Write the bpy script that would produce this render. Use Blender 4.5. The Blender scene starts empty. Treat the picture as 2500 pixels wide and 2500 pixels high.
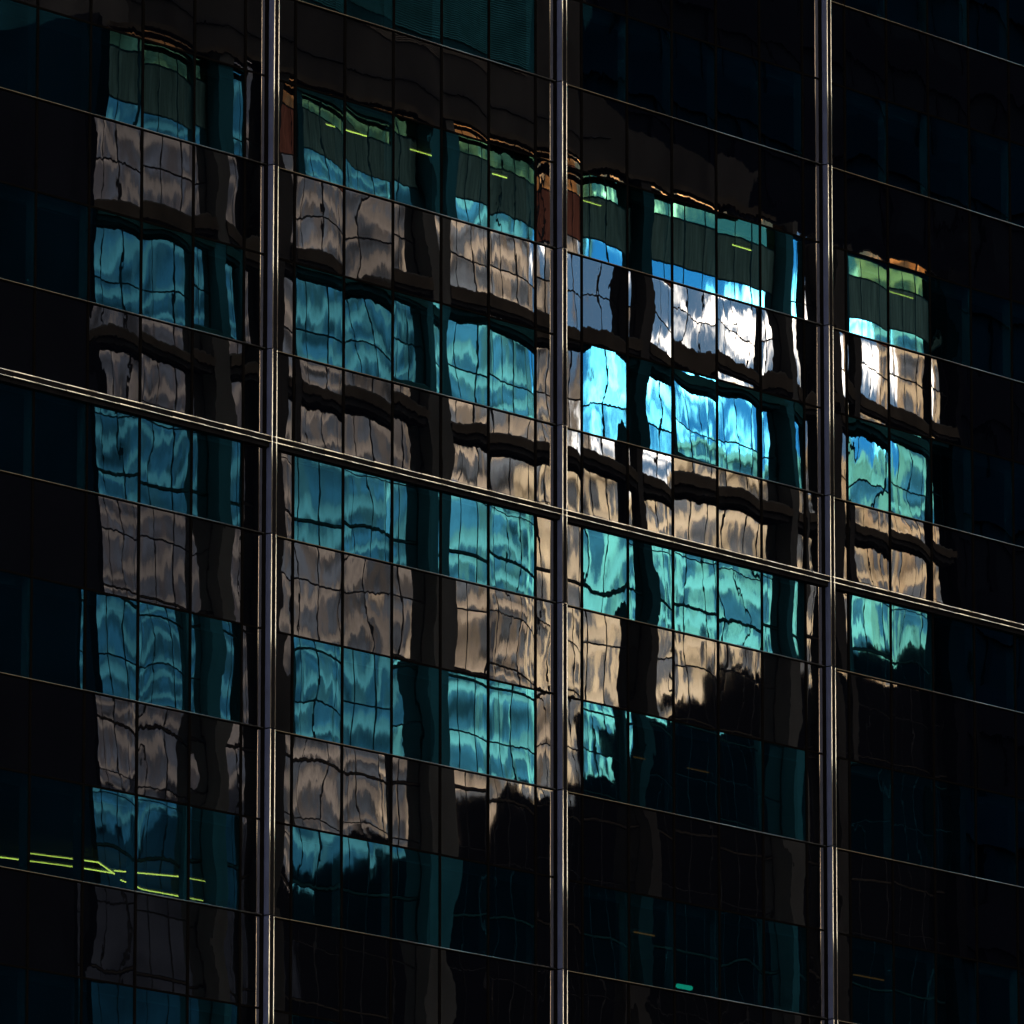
import bpy, math, random
from mathutils import Vector, Matrix
random.seed(7)
SC = bpy.context.scene
COL = SC.collection
Z0 = 36.7                                   # height of the datum sill line above the pavement

# ------------------------------------------------------------------ camera, sky, sun, exposure
yaw, pitch, roll = 0.90992, 0.194253, 0.000425
fwd = Vector((math.sin(yaw)*math.cos(pitch), math.cos(yaw)*math.cos(pitch), math.sin(pitch)))
rt = fwd.cross(Vector((0, 0, 1))).normalized(); up = rt.cross(fwd)
rt, up = rt*math.cos(roll)+up*math.sin(roll), up*math.cos(roll)-rt*math.sin(roll)
cd = bpy.data.cameras.new('camera'); cam = bpy.data.objects.new('camera', cd); COL.objects.link(cam)
M = Matrix.Identity(4)
for i in range(3):
    M[i][0], M[i][1], M[i][2] = rt[i], up[i], -fwd[i]
M.translation = Vector((-125.0445, -103.0566, Z0-34.9928)); cam.matrix_world = M
cd.sensor_width = 36; cd.lens = 21377.34/2500*36; cd.clip_start = 1; cd.clip_end = 6000
SC.camera = cam

SUN_EL = math.radians(16)
SUN = Vector((-1, 0.4, 0)).normalized()*math.cos(SUN_EL) + Vector((0, 0, math.sin(SUN_EL)))
sd = bpy.data.lights.new('sun', 'SUN'); sd.energy = 5.0; sd.angle = math.radians(.5); sd.color = (1, .90, .77)
so = bpy.data.objects.new('sun', sd); COL.objects.link(so)
so.rotation_euler = (-SUN).to_track_quat('-Z', 'Y').to_euler(); so.location = (0, 0, 300)

W = bpy.data.worlds.new('World'); SC.world = W; W.use_nodes = True
nt = W.node_tree; N = nt.nodes; L = nt.links; N.clear()
sky = N.new('ShaderNodeTexSky'); sky.sky_type = 'NISHITA'; sky.sun_disc = False
sky.sun_elevation = SUN_EL; sky.sun_rotation = math.atan2(SUN.x, SUN.y)
sky.air_density = 1.0; sky.dust_density = .6; sky.ozone_density = 6
bg = N.new('ShaderNodeBackground'); bg.inputs[1].default_value = .15
L.new(sky.outputs[0], bg.inputs[0])
tc = N.new('ShaderNodeTexCoord'); mp = N.new('ShaderNodeMapping'); mp.inputs['Scale'].default_value = (1, 1, 2.6); mp.inputs['Location'].default_value = (7.3, 0, 0)
L.new(tc.outputs['Generated'], mp.inputs[0])
nz = N.new('ShaderNodeTexNoise'); nz.inputs['Scale'].default_value = 36; nz.inputs['Detail'].default_value = 7; nz.inputs['Roughness'].default_value = .55
L.new(mp.outputs[0], nz.inputs['Vector'])
cr = N.new('ShaderNodeValToRGB'); cr.color_ramp.elements[0].position = .51; cr.color_ramp.elements[1].position = .63
L.new(nz.outputs['Fac'], cr.inputs[0])
cl = N.new('ShaderNodeBackground'); cl.inputs[0].default_value = (1, .985, .96, 1); cl.inputs[1].default_value = 9.0
mx = N.new('ShaderNodeMixShader'); wo = N.new('ShaderNodeOutputWorld')
L.new(cr.outputs[0], mx.inputs[0]); L.new(bg.outputs[0], mx.inputs[1]); L.new(cl.outputs[0], mx.inputs[2])
L.new(mx.outputs[0], wo.inputs[0])
vs = SC.view_settings; vs.view_transform = 'Standard'; vs.look = 'None'; vs.gamma = 1; vs.use_curve_mapping = False
vs.exposure = 0.2
cy = SC.cycles; cy.max_bounces = 16; cy.glossy_bounces = 8; cy.transparent_max_bounces = 12

# ------------------------------------------------------------------ materials
def mat(name):
    m = bpy.data.materials.new(name); m.use_nodes = True
    m.node_tree.nodes.clear()
    o = m.node_tree.nodes.new('ShaderNodeOutputMaterial')
    return m, m.node_tree.nodes, m.node_tree.links, o
def matte(name, col, rough=.7, var=.25, scale=1.5, metal=0., stretch=(1, 1, 1), spec=.3, detail=5):
    m, n, l, o = mat(name)
    b = n.new('ShaderNodeBsdfPrincipled'); b.inputs['Roughness'].default_value = rough; b.inputs['Metallic'].default_value = metal
    b.inputs['Specular IOR Level'].default_value = spec
    t = n.new('ShaderNodeTexCoord'); mpn = n.new('ShaderNodeMapping'); mpn.inputs['Scale'].default_value = stretch
    z = n.new('ShaderNodeTexNoise'); z.inputs['Scale'].default_value = scale; z.inputs['Detail'].default_value = detail
    r = n.new('ShaderNodeValToRGB')
    r.color_ramp.elements[0].position = .3; r.color_ramp.elements[1].position = .7
    r.color_ramp.elements[0].color = tuple(c*(1-var) for c in col)+(1,); r.color_ramp.elements[1].color = tuple(min(1, c*(1+var)) for c in col)+(1,)
    l.new(t.outputs['Object'], mpn.inputs[0]); l.new(mpn.outputs[0], z.inputs['Vector']); l.new(z.outputs['Fac'], r.inputs[0]); l.new(r.outputs[0], b.inputs['Base Color'])
    l.new(b.outputs[0], o.inputs[0]); return m
def emit(name, col, s):
    m, n, l, o = mat(name); e = n.new('ShaderNodeEmission'); e.inputs[0].default_value = col+(1,); e.inputs[1].default_value = s
    l.new(e.outputs[0], o.inputs[0]); return m

def glass(name, refl, trans, fac, bend, wave, tilt, pillow, rip, ax=(0, 2), tr_shader=True, fine=0.0, vert=1.0, rough=0.0):
    """coated float glass: mirror plus tinted see-through, its surface slightly out of flat pane by pane"""
    m, n, l, o = mat(name)
    def math_(op, a, b=None, c=None):
        q = n.new('ShaderNodeMath'); q.operation = op
        for i, v in enumerate((a, b, c)):
            if v is None: continue
            if isinstance(v, (int, float)): q.inputs[i].default_value = v
            else: l.new(v, q.inputs[i])
        return q.outputs[0]
    t = n.new('ShaderNodeTexCoord'); oi = n.new('ShaderNodeObjectInfo')
    rnd = oi.outputs['Random']
    so_ = n.new('ShaderNodeSeparateXYZ'); l.new(t.outputs['Object'], so_.inputs[0])
    sg = n.new('ShaderNodeSeparateXYZ'); l.new(t.outputs['Generated'], sg.inputs[0])
    x, z = so_.outputs[ax[0]], so_.outputs[ax[1]]
    u = math_('MULTIPLY_ADD', sg.outputs[ax[0]], 2.0, -1.0); v = math_('MULTIPLY_ADD', sg.outputs[ax[1]], 2.0, -1.0)
    def frac(k): return math_('FRACT', math_('MULTIPLY', rnd, k))
    def vec(a, b, c):
        q = n.new('ShaderNodeCombineXYZ')
        for i, w in enumerate((a, b, c)):
            if isinstance(w, (int, float)): q.inputs[i].default_value = w
            else: l.new(w, q.inputs[i])
        return q.outputs[0]
    def noise(vc, sc, det):
        q = n.new('ShaderNodeTexNoise'); q.inputs['Scale'].default_value = sc; q.inputs['Detail'].default_value = det; q.inputs['Roughness'].default_value = .45
        l.new(vc, q.inputs['Vector']); s = n.new('ShaderNodeSeparateXYZ'); l.new(q.outputs['Color'], s.inputs[0])
        return math_('SUBTRACT', s.outputs[0], .5), math_('SUBTRACT', s.outputs[1], .5)
    seed = math_('MULTIPLY', rnd, 173.0)
    ax1, az1 = noise(vec(math_('ADD', x, seed), seed, math_('MULTIPLY', z, vert)), 1.0/bend, 0.0)          # long bow of the pane
    ax2, az2 = noise(vec(math_('MULTIPLY_ADD', x, 1.5, seed), math_('MULTIPLY', rnd, 61.0), math_('MULTIPLY', z, .7*vert)), 3.2/bend, 1.0)
    sx = math_('MULTIPLY_ADD', ax1, wave, math_('MULTIPLY', ax2, rip))
    sz = math_('MULTIPLY_ADD', az1, wave, math_('MULTIPLY', az2, rip))
    if fine:
        ax3, az3 = noise(vec(math_('MULTIPLY_ADD', x, 3.4, seed), seed, math_('MULTIPLY', z, 1.2)), 4.0, 1.0)
        sx = math_('MULTIPLY_ADD', ax3, fine*.7, sx); sz = math_('MULTIPLY_ADD', az3, fine, sz)
    # pillowing: edges pinched by the frame
    pa = math_('MULTIPLY', math_('SUBTRACT', frac(7.3), .25), pillow)
    u3 = math_('MULTIPLY', u, math_('MULTIPLY', u, u)); v3 = math_('MULTIPLY', v, math_('MULTIPLY', v, v))
    sx = math_('MULTIPLY_ADD', u3, pa, sx); sz = math_('MULTIPLY_ADD', v3, pa, sz)
    u2 = math_('MULTIPLY', u, u)
    sz = math_('MULTIPLY_ADD', u2, math_('MULTIPLY', math_('SUBTRACT', frac(3.7), .3), pillow*.6), sz)
    q_ = math_('MULTIPLY_ADD', frac(5.9), 1.25, .4); sx = math_('MULTIPLY', sx, q_); sz = math_('MULTIPLY', sz, q_)
    # each pane sits a hair out of plane
    sx = math_('MULTIPLY_ADD', math_('SUBTRACT', frac(11.1), .5), tilt, sx)
    sz = math_('MULTIPLY_ADD', math_('SUBTRACT', frac(23.9), .5), tilt, sz)
    off = [0, 0, 0]; off[ax[0]] = sx; off[ax[1]] = sz
    g = n.new('ShaderNodeNewGeometry'); add = n.new('ShaderNodeVectorMath'); add.operation = 'ADD'
    l.new(g.outputs['Normal'], add.inputs[0]); l.new(vec(*off), add.inputs[1])
    nm = n.new('ShaderNodeVectorMath'); nm.operation = 'NORMALIZE'; l.new(add.outputs[0], nm.inputs[0])
    gl = n.new('ShaderNodeBsdfGlossy'); gl.inputs['Roughness'].default_value = rough; gl.inputs['Color'].default_value = refl+(1,)
    l.new(nm.outputs[0], gl.inputs['Normal'])
    if tr_shader: tr = n.new('ShaderNodeBsdfTransparent')
    else: tr = n.new('ShaderNodeBsdfDiffuse')
    tr.inputs['Color'].default_value = trans+(1,)
    ms = n.new('ShaderNodeMixShader'); l.new(math_('MULTIPLY_ADD', math_('SUBTRACT', frac(41.7), .5), .14, fac), ms.inputs[0])
    l.new(tr.outputs[0], ms.inputs[1]); l.new(gl.outputs[0], ms.inputs[2]); l.new(ms.outputs[0], o.inputs[0])
    return m

mVISION = glass('teal_vision_glass', (.17, .78, .97), (.35, .85, .95), .86, 1.6, .0064, .0028, .0085, .0018, fine=.0011)
mSPAND = glass('grey_spandrel_glass', (.88, .77, .66), (.0008, .001, .002), .60, 1.5, .0064, .0028, .0085, .0020, tr_shader=False, fine=.0013)
m, n_, l_, o_ = mat('clear_glass_edge'); tb = n_.new('ShaderNodeBsdfTransparent'); tb.inputs[0].default_value = (.85, .95, .93, 1); l_.new(tb.outputs[0], o_.inputs[0]); mEDGE = m
mBGLASS = glass('window_glass', (.88, .91, .93), (.006, .008, .009), .88, 1.3, .007, .003, .003, .0050, tr_shader=False, vert=.3, rough=.021, fine=.0012)
mBFAN = glass('warm_reflection_fanlight_glass', (.90, .50, .22), (.006, .008, .009), .9, 1.3, .007, .003, .003, .0040, tr_shader=False, vert=.4, rough=.021, fine=.0012)  # warm tint stands in for yellow-lit reflections in the top strip
mDARKMET = matte('dark_bronze_metal', (.0022, .0017, .0013), .6, .3, 3, spec=0.)
mFIN = matte('blue_grey_fin_paint', (.032, .034, .056), .5, .15, 2, spec=.15)
mBEAD = matte('polished_glint_bead', (.66, .53, .36), .22, .06, 6, metal=1.)  # warm tint puts the golden sun glint into the polished metal's colour
mSILL = matte('dull_bronze_bead', (.065, .048, .028), .3, .2, 4, metal=1.)
mCHAN = matte('dark_channel', (.006, .005, .0045), .6, .2, 3, spec=0.)
mROOM = matte('dim_room_paint', (.025, .027, .027), .9, .2, .6)
mINNER = matte('inner_aluminium', (.20, .205, .21), .6, .1, 2)
mSLAB = matte('ceiling_board', (.05, .052, .05), .9, .1, .6)
mBODY = matte('tower_body', (.003, .0033, .0045), .5, .3, .3, spec=0.)
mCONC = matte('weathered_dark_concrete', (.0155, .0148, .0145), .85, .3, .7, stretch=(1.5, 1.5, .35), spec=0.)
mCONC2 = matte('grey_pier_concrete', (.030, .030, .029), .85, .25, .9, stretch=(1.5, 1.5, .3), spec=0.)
mLOUV = matte('pale_louvre_metal', (.055, .048, .042), .7, .3, 2, spec=0.)
mGREEN = matte('faded_green_panel', (.12, .047, .033), .7, .45, 2.5, stretch=(4, 4, .25), spec=0.)
mBAND = matte('dark_slab_edge', (.021, .0175, .014), .85, .35, 1.2, spec=0.)
mFRAME = matte('black_window_frame', (.012, .012, .013), .5, .2, 3, spec=0.)
mETOWER = matte('black_glass_tower', (.0016, .0022, .0035), .5, .4, .06, spec=0.)
mEPANEL = matte('slate_spandrel', (.0014, .0017, .003), .5, .3, .1, spec=0.)
mDDARK = matte('shade_dark_masonry', (.0035, .0035, .005), .85, .3, .4, spec=0.)  # near-black tone stands in for the shade on the stepped building
mASPH = matte('asphalt', (.05, .05, .052), .9, .2, .8)
mPAVE = matte('concrete_pavement', (.25, .24, .23), .9, .15, .8)
mPAINT = matte('white_road_paint', (.7, .7, .68), .8, .1, 2)
mLAMP = emit('yellow_strip_light', (1.0, .56, .08), 7.0)
mLAMPO = emit('orange_strip_light', (1.0, .22, .04), .5)
mLAMPG = emit('green_exit_light', (.05, 1.0, .6), 1.2)
mHOUSING = matte('lamp_housing', (.3, .3, .3), .6, .1, 3)

# ------------------------------------------------------------------ mesh helpers
class MB:
    def __init__(s): s.v = []; s.f = []; s.mi = []
    def quad(s, a, b, c, d, mi=0):
        i = len(s.v); s.v += [a, b, c, d]; s.f.append((i, i+1, i+2, i+3)); s.mi.append(mi)
    def box(s, x0, x1, y0, y1, z0, z1, front=None):
        i = len(s.v)
        s.v += [(x0, y0, z0), (x1, y0, z0), (x1, y1, z0), (x0, y1, z0), (x0, y0, z1), (x1, y0, z1), (x1, y1, z1), (x0, y1, z1)]
        fs = [(0, 3, 2, 1), (4, 5, 6, 7), (0, 1, 5, 4), (1, 2, 6, 5), (2, 3, 7, 6), (3, 0, 4, 7)]
        for k, q in enumerate(fs):
            s.f.append(tuple(i+j for j in q))
            s.mi.append(0 if front is None or front == k else 1)
    def rod(s, a, b, r, n=12):
        a = Vector(a); b = Vector(b); d = (b-a).normalized()
        p = d.cross(Vector((0, 0, 1)) if abs(d.z) < .9 else Vector((1, 0, 0))).normalized(); q = d.cross(p)
        i = len(s.v)
        for e in (a, b):
            for k in range(n):
                t = 2*math.pi*k/n; s.v.append(tuple(e+p*math.cos(t)*r+q*math.sin(t)*r))
        for k in range(n):
            s.f.append((i+k, i+(k+1) % n, i+n+(k+1) % n, i+n+k)); s.mi.append(0)
        s.f.append(tuple(i+k for k in reversed(range(n)))); s.mi.append(0)
        s.f.append(tuple(i+n+k for k in range(n))); s.mi.append(0)
    def prism(s, poly, y0, y1):          # poly in x,z counter-clockwise seen from -y
        i = len(s.v); k = len(poly)
        s.v += [(x, y0, z) for x, z in poly]+[(x, y1, z) for x, z in poly]
        s.f.append(tuple(i+j for j in range(k))); s.f.append(tuple(i+k+j for j in reversed(range(k)))); s.mi += [0, 0]
        for j in range(k):
            s.f.append((i+(j+1) % k, i+j, i+k+j, i+k+(j+1) % k)); s.mi.append(0)
    def mesh(s, name, *mats, smooth=False):
        me = bpy.data.meshes.new(name); me.from_pydata(s.v, [], s.f)
        for m in mats: me.materials.append(m)
        for p, k in zip(me.polygons, s.mi):
            p.material_index = k; p.use_smooth = smooth and len(p.vertices) == 4
        me.update(); return me
def link(name, me, parent=None, loc=(0, 0, 0), rz=0.):
    o = bpy.data.objects.new(name, me); COL.objects.link(o); o.location = loc
    if rz: o.rotation_euler.z = rz
    if parent: o.parent = parent
    return o
def thing(name, label, cat, loc=(0, 0, 0), rz=0., group=None):
    o = link(name, None, None, loc, rz); o['label'] = label; o['category'] = cat
    if group: o['group'] = group
    return o
def tag(o, label, cat, group=None):
    o['label'] = label; o['category'] = cat
    if group: o['group'] = group
    return o
CACHE = {}
def boxmesh(name, w, d, h, *mats, front=None):
    k = (name, round(w, 3), round(d, 3), round(h, 3))
    if k not in CACHE:
        b = MB(); b.box(-w/2, w/2, -d/2, d/2, -h/2, h/2, front); CACHE[k] = b.mesh(name, *mats)
    return CACHE[k]
def bx(name, x0, x1, y0, y1, z0, z1, m, parent=None, kind=None):
    o = link(name, boxmesh(name+m.name, abs(x1-x0), abs(y1-y0), abs(z1-z0), m), parent, ((x0+x1)/2, (y0+y1)/2, (z0+z1)/2))
    if kind: o['kind'] = kind
    return o

# ------------------------------------------------------------------ ground and street
g = MB(); g.quad((-3000, -3000, 0), (3000, -3000, 0), (3000, 3000, 0), (-3000, 3000, 0)); link('ground', g.mesh('ground', mASPH))['kind'] = 'structure'
g = MB(); g.box(-70, 60, -6, -.6, 0.004, .14); link('pavement', g.mesh('pavement', mPAVE))['kind'] = 'structure'
g = MB(); g.box(10, 90, -30, -25, 0.004, .14); link('pavement', g.mesh('pavement', mPAVE))['kind'] = 'structure'
g = MB()
for i in range(40): g.quad((-120+i*6, -15.6, .008), (-117+i*6, -15.6, .008), (-117+i*6, -15.4, .008), (-120+i*6, -15.4, .008))
link('road_marking', g.mesh('road_marking', mPAINT))['kind'] = 'structure'

# ------------------------------------------------------------------ the glass tower (facade plane y = 0)
A = thing('office_tower', 'dark glass curtain wall tower with teal window rows and polished vertical fins', 'office tower', (0, 0, Z0))
SILL = [-14.40, -10.82, -7.28, -3.562, 0.0, 3.571, 6.967, 10.514, 14.06]
PX = 1.5
def sx_(k): return 'x'
cols = []                                    # (x0, x1, half)
FINX = [-18.0, -9.0, 0.0, 9.0, 18.0, 27.0, 36.0]
NB_ = len(FINX)-1
for b in list(range(1, NB_-1))+[0, NB_-1]:     # bays in view first, then one more bay at either side
    x0 = FINX[b]
    cols.append((x0, x0+.75, True))
    for j in range(5): cols.append((x0+.75+1.5*j, x0+2.25+1.5*j, False))
    cols.append((x0+8.25, x0+9.0, True))
outer = {}
for k in range(len(SILL)-1):
    z0, z1 = SILL[k], SILL[k+1]; zt = z0+.51*(z1-z0)
    for (x0, x1, half) in cols:
        for vis, a, b in ((True, z0, zt), (False, zt, z1)):
            w, h = x1-x0-.012, b-a-.012
            if x0 < -9.01 or x1 > 27.01:          # bays outside the picture: one joined part per kind and bay
                q = outer.setdefault((vis and not half, x0 > 0), MB()); q.box(x0+.006, x1-.006, 0, .03, a+.006, b-.006, 2); continue
            if vis and not half:
                me = boxmesh('vision_pane', w, .03, h, mVISION, mEDGE, front=2); nm = 'glass_pane'
            else:
                me = boxmesh('spandrel_pane', w, .03, h, mSPAND, mBODY, front=2); nm = 'spandrel_pane'
            link(nm, me, A, ((x0+x1)/2, .015, (a+b)/2))
for (vis, side), q in outer.items():
    o = link('glass_pane' if vis else 'spandrel_pane', q.mesh('outer_panes', mVISION if vis else mSPAND, mEDGE if vis else mBODY), A); o['kind'] = 'stuff'
# framing bars
ZB, ZT = SILL[0], SILL[-1]
jx = sorted({round(c[0], 3) for c in cols} | {round(c[1], 3) for c in cols})
for k in range(len(SILL)-1):
    z0, z1 = SILL[k], SILL[k+1]
    for x in jx:
        if any(abs(x-f) < .01 for f in FINX): continue
        key = ('mull', round(z1-z0, 3))
        if key not in CACHE:
            b = MB(); h = (z1-z0)/2-.022; b.box(-.026, .026, -.018, -.002, -h, h); b.box(-.035, .035, .034, .20, -h, h); b.mi[6:] = [1]*6; CACHE[key] = b.mesh('mullion', mDARKMET, mINNER)
        link('mullion', CACHE[key], A, (x, 0, (z0+z1)/2))
for b_ in range(NB_):
    xa, xb = FINX[b_]+.15, FINX[b_+1]-.15
    for k in range(len(SILL)):
        me = CACHE.get('sill')
        if not me:
            m_ = MB(); m_.box(-4.35, 4.35, -.030, -.002, -.020, .012); CACHE['sill'] = me = m_.mesh('sill_bar', mDARKMET)
            m_ = MB(); m_.rod((-4.35, -.031, .004), (4.35, -.031, .004), .011, 8); CACHE['sillb'] = m_.mesh('sill_bead', mSILL, smooth=True)
        s = link('sill_bar', me, A, ((xa+xb)/2, 0, SILL[k])); link('sill_bead', CACHE['sillb'], s)
        if k < len(SILL)-1:
            zt = SILL[k]+.51*(SILL[k+1]-SILL[k])
            if abs(SILL[k]+3.562) > .01:
                bx('transom_bar', xa, xb, -.016, -.002, zt-.018, zt+.018, mDARKMET, A)
# projecting ledge across the middle
zl = SILL[3]+.51*(SILL[4]-SILL[3])
lb = MB(); lb.box(-.744, .744, -.14, -.002, -.07, .045); lb.box(-.744, .744, -.09, -.002, -.16, -.07); ledge_me = lb.mesh('ledge', mCHAN)
lb = MB(); lb.rod((-.742, -.143, .045), (.742, -.143, .045), .013, 12); bead_me = lb.mesh('ledge_bead', mBEAD, smooth=True)
for b_ in range(NB_):
    for j in range(6):
        x = FINX[b_]+.75+1.5*j
        lo, hi = x-.75, x+.75
        o = link('ledge', ledge_me, A, (x, 0, zl))
        link('ledge_bead', bead_me, o); link('ledge_bead', bead_me, o, (0, 0, -.108))
# fins, one length per storey
for x in FINX:
    for k in range(len(SILL)-1):
        z0, z1 = SILL[k], SILL[k+1]; key = ('fin', round(z1-z0, 3))
        if key not in CACHE:
            h = (z1-z0)/2-.012
            b = MB(); b.box(-.074, .074, -.150, -.022, -h, h); me1 = b.mesh('fin', mFIN)
            b = MB(); b.box(-.054, .054, -.154, -.1502, -h, h); me2 = b.mesh('fin_channel', mCHAN)
            b = MB(); b.rod((0, 0, -h), (0, 0, h), .0095, 14); me3 = b.mesh('fin_bead', mBEAD, smooth=True)
            CACHE[key] = (me1, me2, me3)
        me1, me2, me3 = CACHE[key]
        f = link('fin', me1, A, (x, 0, (z0+z1)/2)); link('fin_channel', me2, f)
        link('fin_bead', me3, f, (-.066, -.152, 0)); link('fin_bead', me3, f, (.066, -.152, 0))
    bx('fin_base', x-.15, x+.15, -.021, -.002, ZB, ZT, mDARKMET, A)
# interiors
for k in range(len(SILL)-1):
    z0, z1 = SILL[k], SILL[k+1]; zt = z0+.51*(z1-z0)
    bx('floor_slab', -18, 36, .22, 9, zt+.06, z1-.02, mSLAB, A)
    bx('blind_box', -18, 36, .35, .5, zt-.14, zt+.055, mINNER, A)
bx('core_wall', -18, 36, 9.0, 9.3, ZB, ZT, mROOM, A)
for x in (7.6, 19.2): bx('partition_wall', x, x+.12, 3.4, 9, ZB, ZT, mROOM, A)
for x in (-9, 2.3, 12.4, 24.1): bx('column', x, x+.6, 1.2, 1.8, ZB, ZT, mSLAB, A)
# the rest of the tower round the bays in view
bx('tower_block', -62, -18.02, .05, 70, -Z0, ZT, mBODY, A); bx('tower_block', 36.02, 42, .05, 70, -Z0, ZT, mBODY, A)
bx('tower_block', -18.0, 36.0, 9.32, 70, -Z0, ZT, mBODY, A)
bx('tower_block', -62, 42, .05, 70, ZT+.02, 105, mBODY, A); bx('tower_block', -18, 36, .05, 9.3, -Z0, ZB-.02, mBODY, A)

NB = thing('shading_tower', 'unseen slab tower added to shade the street', 'tower', (-110, 35, 0))  # unseen tower added to keep the sun off the block across the street
q = MB(); q.box(-46, 46, -34, 34, 0, 150); link('wall', q.mesh('wall', mBODY), NB)
q = MB(); q.box(-46.5, 46.5, -34.5, 34.5, 150, 151.5); link('cornice', q.mesh('cornice', mBODY), NB)

# ceiling lights inside the tower (hung under each ceiling, seen through the glass)
def strip(pts, zc, mt, label, grp, r=.013):
    """pts: x along the facade and depth behind it of the bends of one light"""
    o = thing('ceiling_light', label, 'ceiling light', (pts[0][0], pts[0][1], Z0+zc), 0, grp)
    hb, tb = MB(), MB()
    for (xa, ya), (xb, yb) in zip(pts, pts[1:]):
        a = Vector((xa-pts[0][0], ya-pts[0][1], 0)); b = Vector((xb-pts[0][0], yb-pts[0][1], 0))
        hb.rod(a+Vector((0, 0, .045)), b+Vector((0, 0, .045)), .025, 6); tb.rod(a, b, r, 8)
    link('housing', hb.mesh('housing', mHOUSING), o); link('tube', tb.mesh('tube', mt, smooth=True), o)
def inside(xa, za, zc):
    t = (zc-za)/(za+34.9928); return (xa+(xa+125.0445)*t, 103.0566*t)
GY = 'yellow strip lights along one ceiling'
zc = 5.30
for a, b, lab in ((1.69, 2.93, 'yellow ceiling strip crossing a mullion nearest the left fin, upper storey'),
                  (4.28, 5.10, 'short yellow ceiling strip midway between the left and middle fins, upper storey'),
                  (6.87, 7.33, 'stubby yellow ceiling strip just left of the middle fin'),
                  (9.8, 10.8, 'yellow ceiling strip just right of the middle fin, upper storey'),
                  (14.8, 15.55, 'yellow ceiling strip left of the right fin above the brightest window'),
                  (20.3, 21.15, 'yellow ceiling strip right of the right fin, upper storey')):
    strip([inside(a, 4.71, zc), inside(b, 4.71, zc)], zc, mLAMP, lab, GY)
zc = -9.12
strip([inside(-9.2, -10.71, zc), inside(-7.53, -10.64, zc), inside(-5.95, -10.58, zc), inside(-5.18, -10.56, zc), inside(-4.42, -10.55, zc)], zc, mLAMP, 'long bent yellow ceiling light running off the left edge low in the photo', 'bent yellow lights at lower left')
strip([inside(-6.72, -10.47, zc), inside(-5.4, -10.42, zc), inside(-4.81, -10.40, zc), inside(-4.35, -10.56, zc)], zc, mLAMP, 'yellow ceiling light that kinks down at its right end, lower left room', 'bent yellow lights at lower left')
strip([inside(-4.36, -10.50, zc), inside(-2.45, -10.38, zc), inside(-1.76, -10.38, zc)], zc, mLAMP, 'upper of two diverging yellow ceiling lights left of the left fin', 'bent yellow lights at lower left')
strip([inside(-4.17, -10.65, zc), inside(-3.54, -10.75, zc), inside(-1.82, -10.75, zc)], zc, mLAMP, 'lower of two diverging yellow ceiling lights left of the left fin', 'bent yellow lights at lower left')
for a, b, zz, lab in ((10.6, 12.1, -9.79, 'dim orange strip light right of the middle fin near the bottom'),
                      (18.85, 19.9, -9.80, 'dim orange strip light just right of the right fin near the bottom'),
                      (21.9, 23.0, -9.76, 'dim orange strip light at far lower right')):
    strip([inside(a, zz, -9.15), inside(b, zz, -9.15)], -9.15, mLAMPO, lab, 'dim orange strip lights', .015)
for a, b, zz, lab in ((11.1, 11.8, -6.29, 'left dim orange strip in the dark storey right of the middle fin'), (13.2, 14.2, -6.28, 'right dim orange strip in the dark storey right of the middle fin')):
    strip([inside(a, zz, -5.6), inside(b, zz, -5.6)], -5.6, mLAMPO, lab, 'dim orange strip lights', .015)
strip([inside(12.85, -10.70, -9.9), inside(13.3, -10.70, -9.9)], -9.9, mLAMPG, 'small green glowing light low beside a mullion at lower right', 'green lights', .05)

# ------------------------------------------------------------------ the office block across the street (front plane y = -30)
BY = -30.0
B = thing('office_block', 'concrete office block mirrored in the glass with rows of wide windows', 'office block', (47, BY, Z0))
def bb(name, x0, x1, yf, yb, z0, z1, m, parent=B):       # yf, yb measured back from the front plane
    return bx(name, x0-47, x1-47, -yb, -yf, z0, z1, m, parent)
bays = [[30.0, 31.5, 33.35, 34.4], [34.95, 36.45], [37.2, 39.0, 40.85, 41.95, 42.9], [43.6, 45.25, 46.75, 48.2, 49.65, 50.5, 51.6],
        [52.05, 53.95, 55.45, 57.05, 58.1], [58.5, 59.95], [60.6, 63.0, 64.55, 65.65]]
rows = [(17.3, 13.1, [16.62, 15.42, 14.05]), (12.45, 9.8, [11.1]), (9.32, 6.40, [7.9]), (6.37, 3.37, [4.9]), (3.34, .37, [1.9]),
        (.34, -2.63, [-1.1]), (-2.66, -5.65, [-4.15]), (-5.68, -8.6, [-7.1])]
bb('wall', 29.72, 66.09, .6, 14, -Z0, 17.38, mBODY)
edges = [29.7]+[e for b in bays for e in (b[0], b[-1])]+[66.1]
for i in range(0, len(edges), 2):
    x0, x1 = edges[i], edges[i+1]
    if i == 0 or i == len(edges)-2:
        bb('pier', x0+.002, x1-.002, 0, .598, -Z0, 17.38, mBODY)
    elif x1-x0 > 1.05:
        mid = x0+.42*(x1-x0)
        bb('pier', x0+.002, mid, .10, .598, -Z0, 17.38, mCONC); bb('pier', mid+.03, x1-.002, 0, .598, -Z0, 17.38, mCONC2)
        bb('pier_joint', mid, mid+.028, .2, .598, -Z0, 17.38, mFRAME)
    else:
        bb('pier', x0+.002, x1-.002, 0, .598, -Z0, 17.38, mCONC2 if i % 4 else mCONC)
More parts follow.
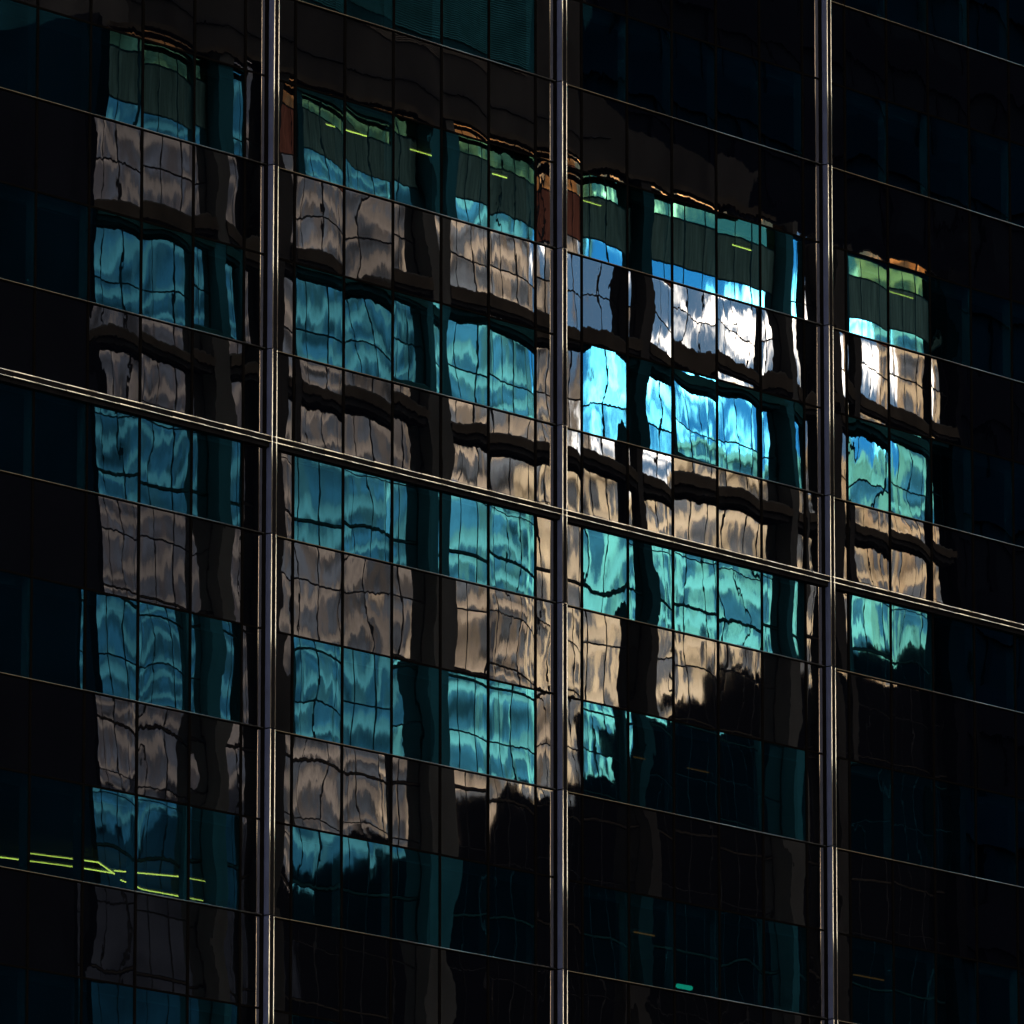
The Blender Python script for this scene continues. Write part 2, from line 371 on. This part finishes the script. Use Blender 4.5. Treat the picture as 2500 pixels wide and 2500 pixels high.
for bi, b in enumerate(bays):
    x0, x1 = b[0], b[-1]
    for ri, (zt, zb, trs) in enumerate(rows):
        nz_ = rows[ri+1][0] if ri < len(rows)-1 else -12
        if ri < 2:
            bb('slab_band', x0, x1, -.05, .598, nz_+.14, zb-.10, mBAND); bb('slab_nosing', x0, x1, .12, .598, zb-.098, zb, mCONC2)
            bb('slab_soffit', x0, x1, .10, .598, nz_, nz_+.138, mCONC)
        else:
            bb('slab_band', x0, x1, .395, .598, nz_, zb, mBAND)
        if ri == 7 and bi > 2: continue
        fr = MB(); cx, czz = (x0+x1)/2, (zt+zb)/2; w2, h2 = (x1-x0)/2-.003, (zt-zb)/2-.003; t = .03 if ri < 2 else .014
        y0, y1 = -.52, -.405
        fr.box(-w2, w2, y0, y1, h2-t, h2); fr.box(-w2, w2, y0, y1, -h2, -h2+t)
        fr.box(-w2, -w2+t, y0, y1, -h2+t, h2-t); fr.box(w2-t, w2, y0, y1, -h2+t, h2-t)
        for xm in b[1:-1]: fr.box(xm-cx-.022, xm-cx+.022, y0+.01, y1-.01, -h2+t, h2-t)
        for xa, xb in zip(b, b[1:]):
            if xb-xa > 1.2: xm = xa+.56*(xb-xa); fr.box(xm-cx-.011, xm-cx+.011, y0+.03, y1-.004, -h2+t, h2-t)
        xs = [x0+t]+b[1:-1]+[x1-t]
        tr2 = trs if bi not in (1, 5) else (trs[1:2] if ri == 0 else [])
        for zm in tr2:
            for xa, xb in zip(xs, xs[1:]):
                fr.box(xa-cx+.023, xb-cx-.023, y0+.02, y1-.02, zm-czz-.015, zm-czz+.015)
        wi = link('window', fr.mesh('window', mFRAME), B, (cx-47, 0, czz))
        zs = [zt-t]+tr2+[zb+t]
        for xa, xb in zip(xs, xs[1:]):
            for zi, (za, zbb) in enumerate(zip(zs, zs[1:])):
                pw, ph = xb-xa-.06, za-zbb-.05
                if ri == 0 and zi == 1 and len(tr2) == 3:
                    me = boxmesh('green_panel', round(pw, 2), .03, round(ph, 2), mGREEN); nm = 'panel'
                else:
                    fan = ri == 0 and zi == 0 and len(tr2) == 3
                    me = boxmesh('fanlight' if fan else 'bpane', round(pw, 2), .03, round(ph, 2), mBFAN if fan else mBGLASS); nm = 'pane'
                link(nm, me, wi, ((xa+xb)/2-cx, -.43, (za+zbb)/2-czz))
# upper wall with its ramped shoulder, louvres and cornice
u = MB(); u.prism([(31.1-47, 17.40), (56.4-47, 17.40), (56.4-47, 18.25), (52.8-47, 18.42), (50.9-47, 18.62), (49.9-47, 19.0), (49.05-47, 19.35), (48.9-47, 32), (31.1-47, 32)], -10, -.02)
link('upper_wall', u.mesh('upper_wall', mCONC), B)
bb('cornice', 30.2, 57.0, -.10, .018, 17.20, 17.36, mBAND); bb('cornice_shadow_strip', 31.3, 50.0, -.04, .018, 18.02, 18.10, mFRAME)  # black strip on the upper wall draws a shadow line in colour
lv = MB()
for i in range(85): lv.box(37.5-47, 46.9-47, .012, .06, 19.25+i*.06, 19.25+i*.06+.03)
o = link('louvre_slat', lv.mesh('louvre_slat', mLOUV), B); o['kind'] = 'stuff'
tag_o = None

# ------------------------------------------------------------------ dark towers that fill the background beyond the block
def tower(label, loc, rz, w, d, h, mw, mg, storey, colw, recess=.25, band=.42, name='office_tower', mcorn=None, mband=None, xlim=None, zlo=0, pier=.5):
    """front at local -y; floors of recessed window strips between bands, upright piers, cornice"""
    T = thing(name, label, 'tower', loc, rz)
    b = MB(); b.box(-w/2, w/2, recess, d, 0, h); link('wall', b.mesh('wall', mw), T)
    bands, piers, wins = MB(), MB(), MB()
    nst = int(h/storey)
    zs = [i*storey for i in range(nst) if i*storey >= zlo]
    key = boxmesh('band'+label[:12]+mw.name, w, recess+.1, storey*band, mband or mw)
    for z in zs: link('floor_band', key, T, (0, (recess-.1)/2-.0, z+storey*band/2))
    ncol = int(w/colw); cw = w/ncol
    for i in range(ncol+1):
        piers.box(-w/2+i*cw-pier/2, -w/2+i*cw+pier/2, -.0 + .03, recess-.002, zlo, h-.01)
    o = link('pier', piers.mesh('pier', mw), T); o['kind'] = 'stuff'
    for z in zs:
        for i in range(ncol):
            wins.box(-w/2+i*cw+pier/2, -w/2+(i+1)*cw-pier/2, recess-.06, recess-.003, z+storey*band, z+storey)
    o = link('window', wins.mesh('window', mg), T); o['kind'] = 'stuff'
    b = MB(); b.box(-w/2-.4, w/2+.4, -.5, d, h, h+.9); link('cornice', b.mesh('cornice', mcorn or mw), T)
    return T
# E: behind the office block, filling the view
tower('tall black glass tower standing behind the office block', (108, -74, 0), math.pi, 118, 30, 132, mEPANEL, mETOWER, 3.9, 3.2, zlo=20)

# ------------------------------------------------------------------ what the block's windows mirror: sunlit towers beyond the end of the glass tower
C0 = Vector((-125.0445, -103.0566-2*30.43+0.0, Z0-34.9928)); C0.y = -2*30.43-103.0566
C0.y = -163.92
HD = Vector((math.sin(yaw), math.cos(yaw), 0)); HR = Vector((math.cos(yaw), -math.sin(yaw), 0))
FACE = -yaw                                   # rotation that turns local -y back towards the street mouth
def far(dist, s): p = C0+HD*dist+HR*s; return (p.x, p.y, 0)
def top(dist, py): return C0.z+dist*math.tan(pitch+(966-py)/16520)
def side(dist, px): return (px-966)/16520*dist/math.cos(pitch)
def stone(n, c, v=.6, sc=.2): return matte(n, c, .8, v, sc, stretch=(.5, 1, 2.2), spec=.1, detail=1)
mSLATE = stone('slate_falloff_stone', (.034, .034, .043)); mTAUPE = stone('taupe_falloff_stone', (.066, .062, .064)); mBUFF = stone('buff_limestone', (.165, .140, .115))  # light falloff towards the left is put into the darker stone tones
mPALE = stone('pale_render', (.56, .47, .33)); mTAN = stone('tan_brick', (.36, .265, .165))
mWIN1 = stone('shaded_blinds', (.026, .034, .052), .8, .3); mWIN2 = stone('grey_blinds', (.040, .052, .074), .85, .3); mWIN3 = stone('pale_blinds', (.085, .105, .135), .85, .3)
mBAND_SLATE = stone('slate_sheen_band', (.10, .095, .10)); mBAND_TAUPE = stone('taupe_sheen_band', (.155, .142, .138)); mBAND_BUFF = stone('buff_sheen_band', (.36, .31, .26)); mBAND_PALE = stone('pale_sheen_band', (.66, .57, .43), .3); mBAND_TAN = stone('tan_sheen_band', (.55, .44, .30), .4)  # pale floor bands carry the bright horizontal sheen as colour
def ctower(label, px0, px1, dist, pytop, mw, mg, mb, st, cw, rz=0., depth=8):
    s0, s1 = side(dist, px0), side(dist, px1)
    return tower(label, far(dist, (s0+s1)/2), FACE+rz, s1-s0, depth, top(dist, pytop), mw, mg, st, cw, zlo=40, recess=.09, pier=cw*.35, band=.3, mband=mb)
ctower('dark slate tower in the far background', -200, 505, 530, -300, mSLATE, mWIN1, mBAND_SLATE, 3.4, 3.2)
ctower('taupe stone tower beyond the street', 508, 800, 515, -250, mTAUPE, mWIN2, mBAND_TAUPE, 3.3, 2.8, -.12)
ctower('buff limestone tower beyond the street', 806, 1060, 500, -200, mBUFF, mWIN3, mBAND_BUFF, 3.6, 3.0, -.12)
ctower('low pale rendered block beyond the street', 1040, 1640, 485, 890, mPALE, mWIN3, mBAND_PALE, 3.2, 2.8, -.12)
ctower('tan brick tower at the right beyond the street', 1670, 2200, 475, -200, mTAN, mWIN3, mBAND_TAN, 3.5, 3.0, -.12)
# D: dark stepped masonry building nearer by, its roofline cluttered
DD = 300
mDMID = matte('falloff_navy_cladding', (.030, .034, .046), .85, .5, .5, spec=0.)  # dim navy puts the lower-left light falloff into the colour
D = thing('stepped_building', 'dark stepped masonry building with railings and vents on its roofs', 'building', far(DD, 0), FACE)
steps = [(100, 330, 1560), (330, 520, 1500), (520, 700, 1640), (700, 832, 1612), (832, 930, 1530), (930, 1100, 1498), (1100, 1212, 1372), (1212, 1330, 1330), (1330, 1440, 1285), (1440, 1560, 1262), (1560, 2000, 1240)]  # first two steps are dim blocks added for the lower-left light falloff
clut = MB()
rr = random.Random(3)
for a, b, py in steps:
    x0, x1, h = side(DD, a), side(DD, b), top(DD, py)
    q = MB(); q.box(x0, x1-.01, 0, 14, 0, h); link('block', q.mesh('block', mDMID if b <= 520 else mDDARK), D)
    x = x0
    while x < x1-.3:
        w = rr.uniform(.15, .9); hh = rr.uniform(.05, .55)
        clut.box(x, min(x+w, x1-.02), rr.uniform(.2, 1), rr.uniform(1.5, 3), h-.02, h+hh)
        if rr.random() < .25: clut.rod((x, .5, h), (x+.05, .5, h+rr.uniform(.6, 1.6)), .03, 6)
        x += w*rr.uniform(.7, 1.5)
o = link('roof_clutter', clut.mesh('roof_clutter', mDDARK), D); o['kind'] = 'stuff'
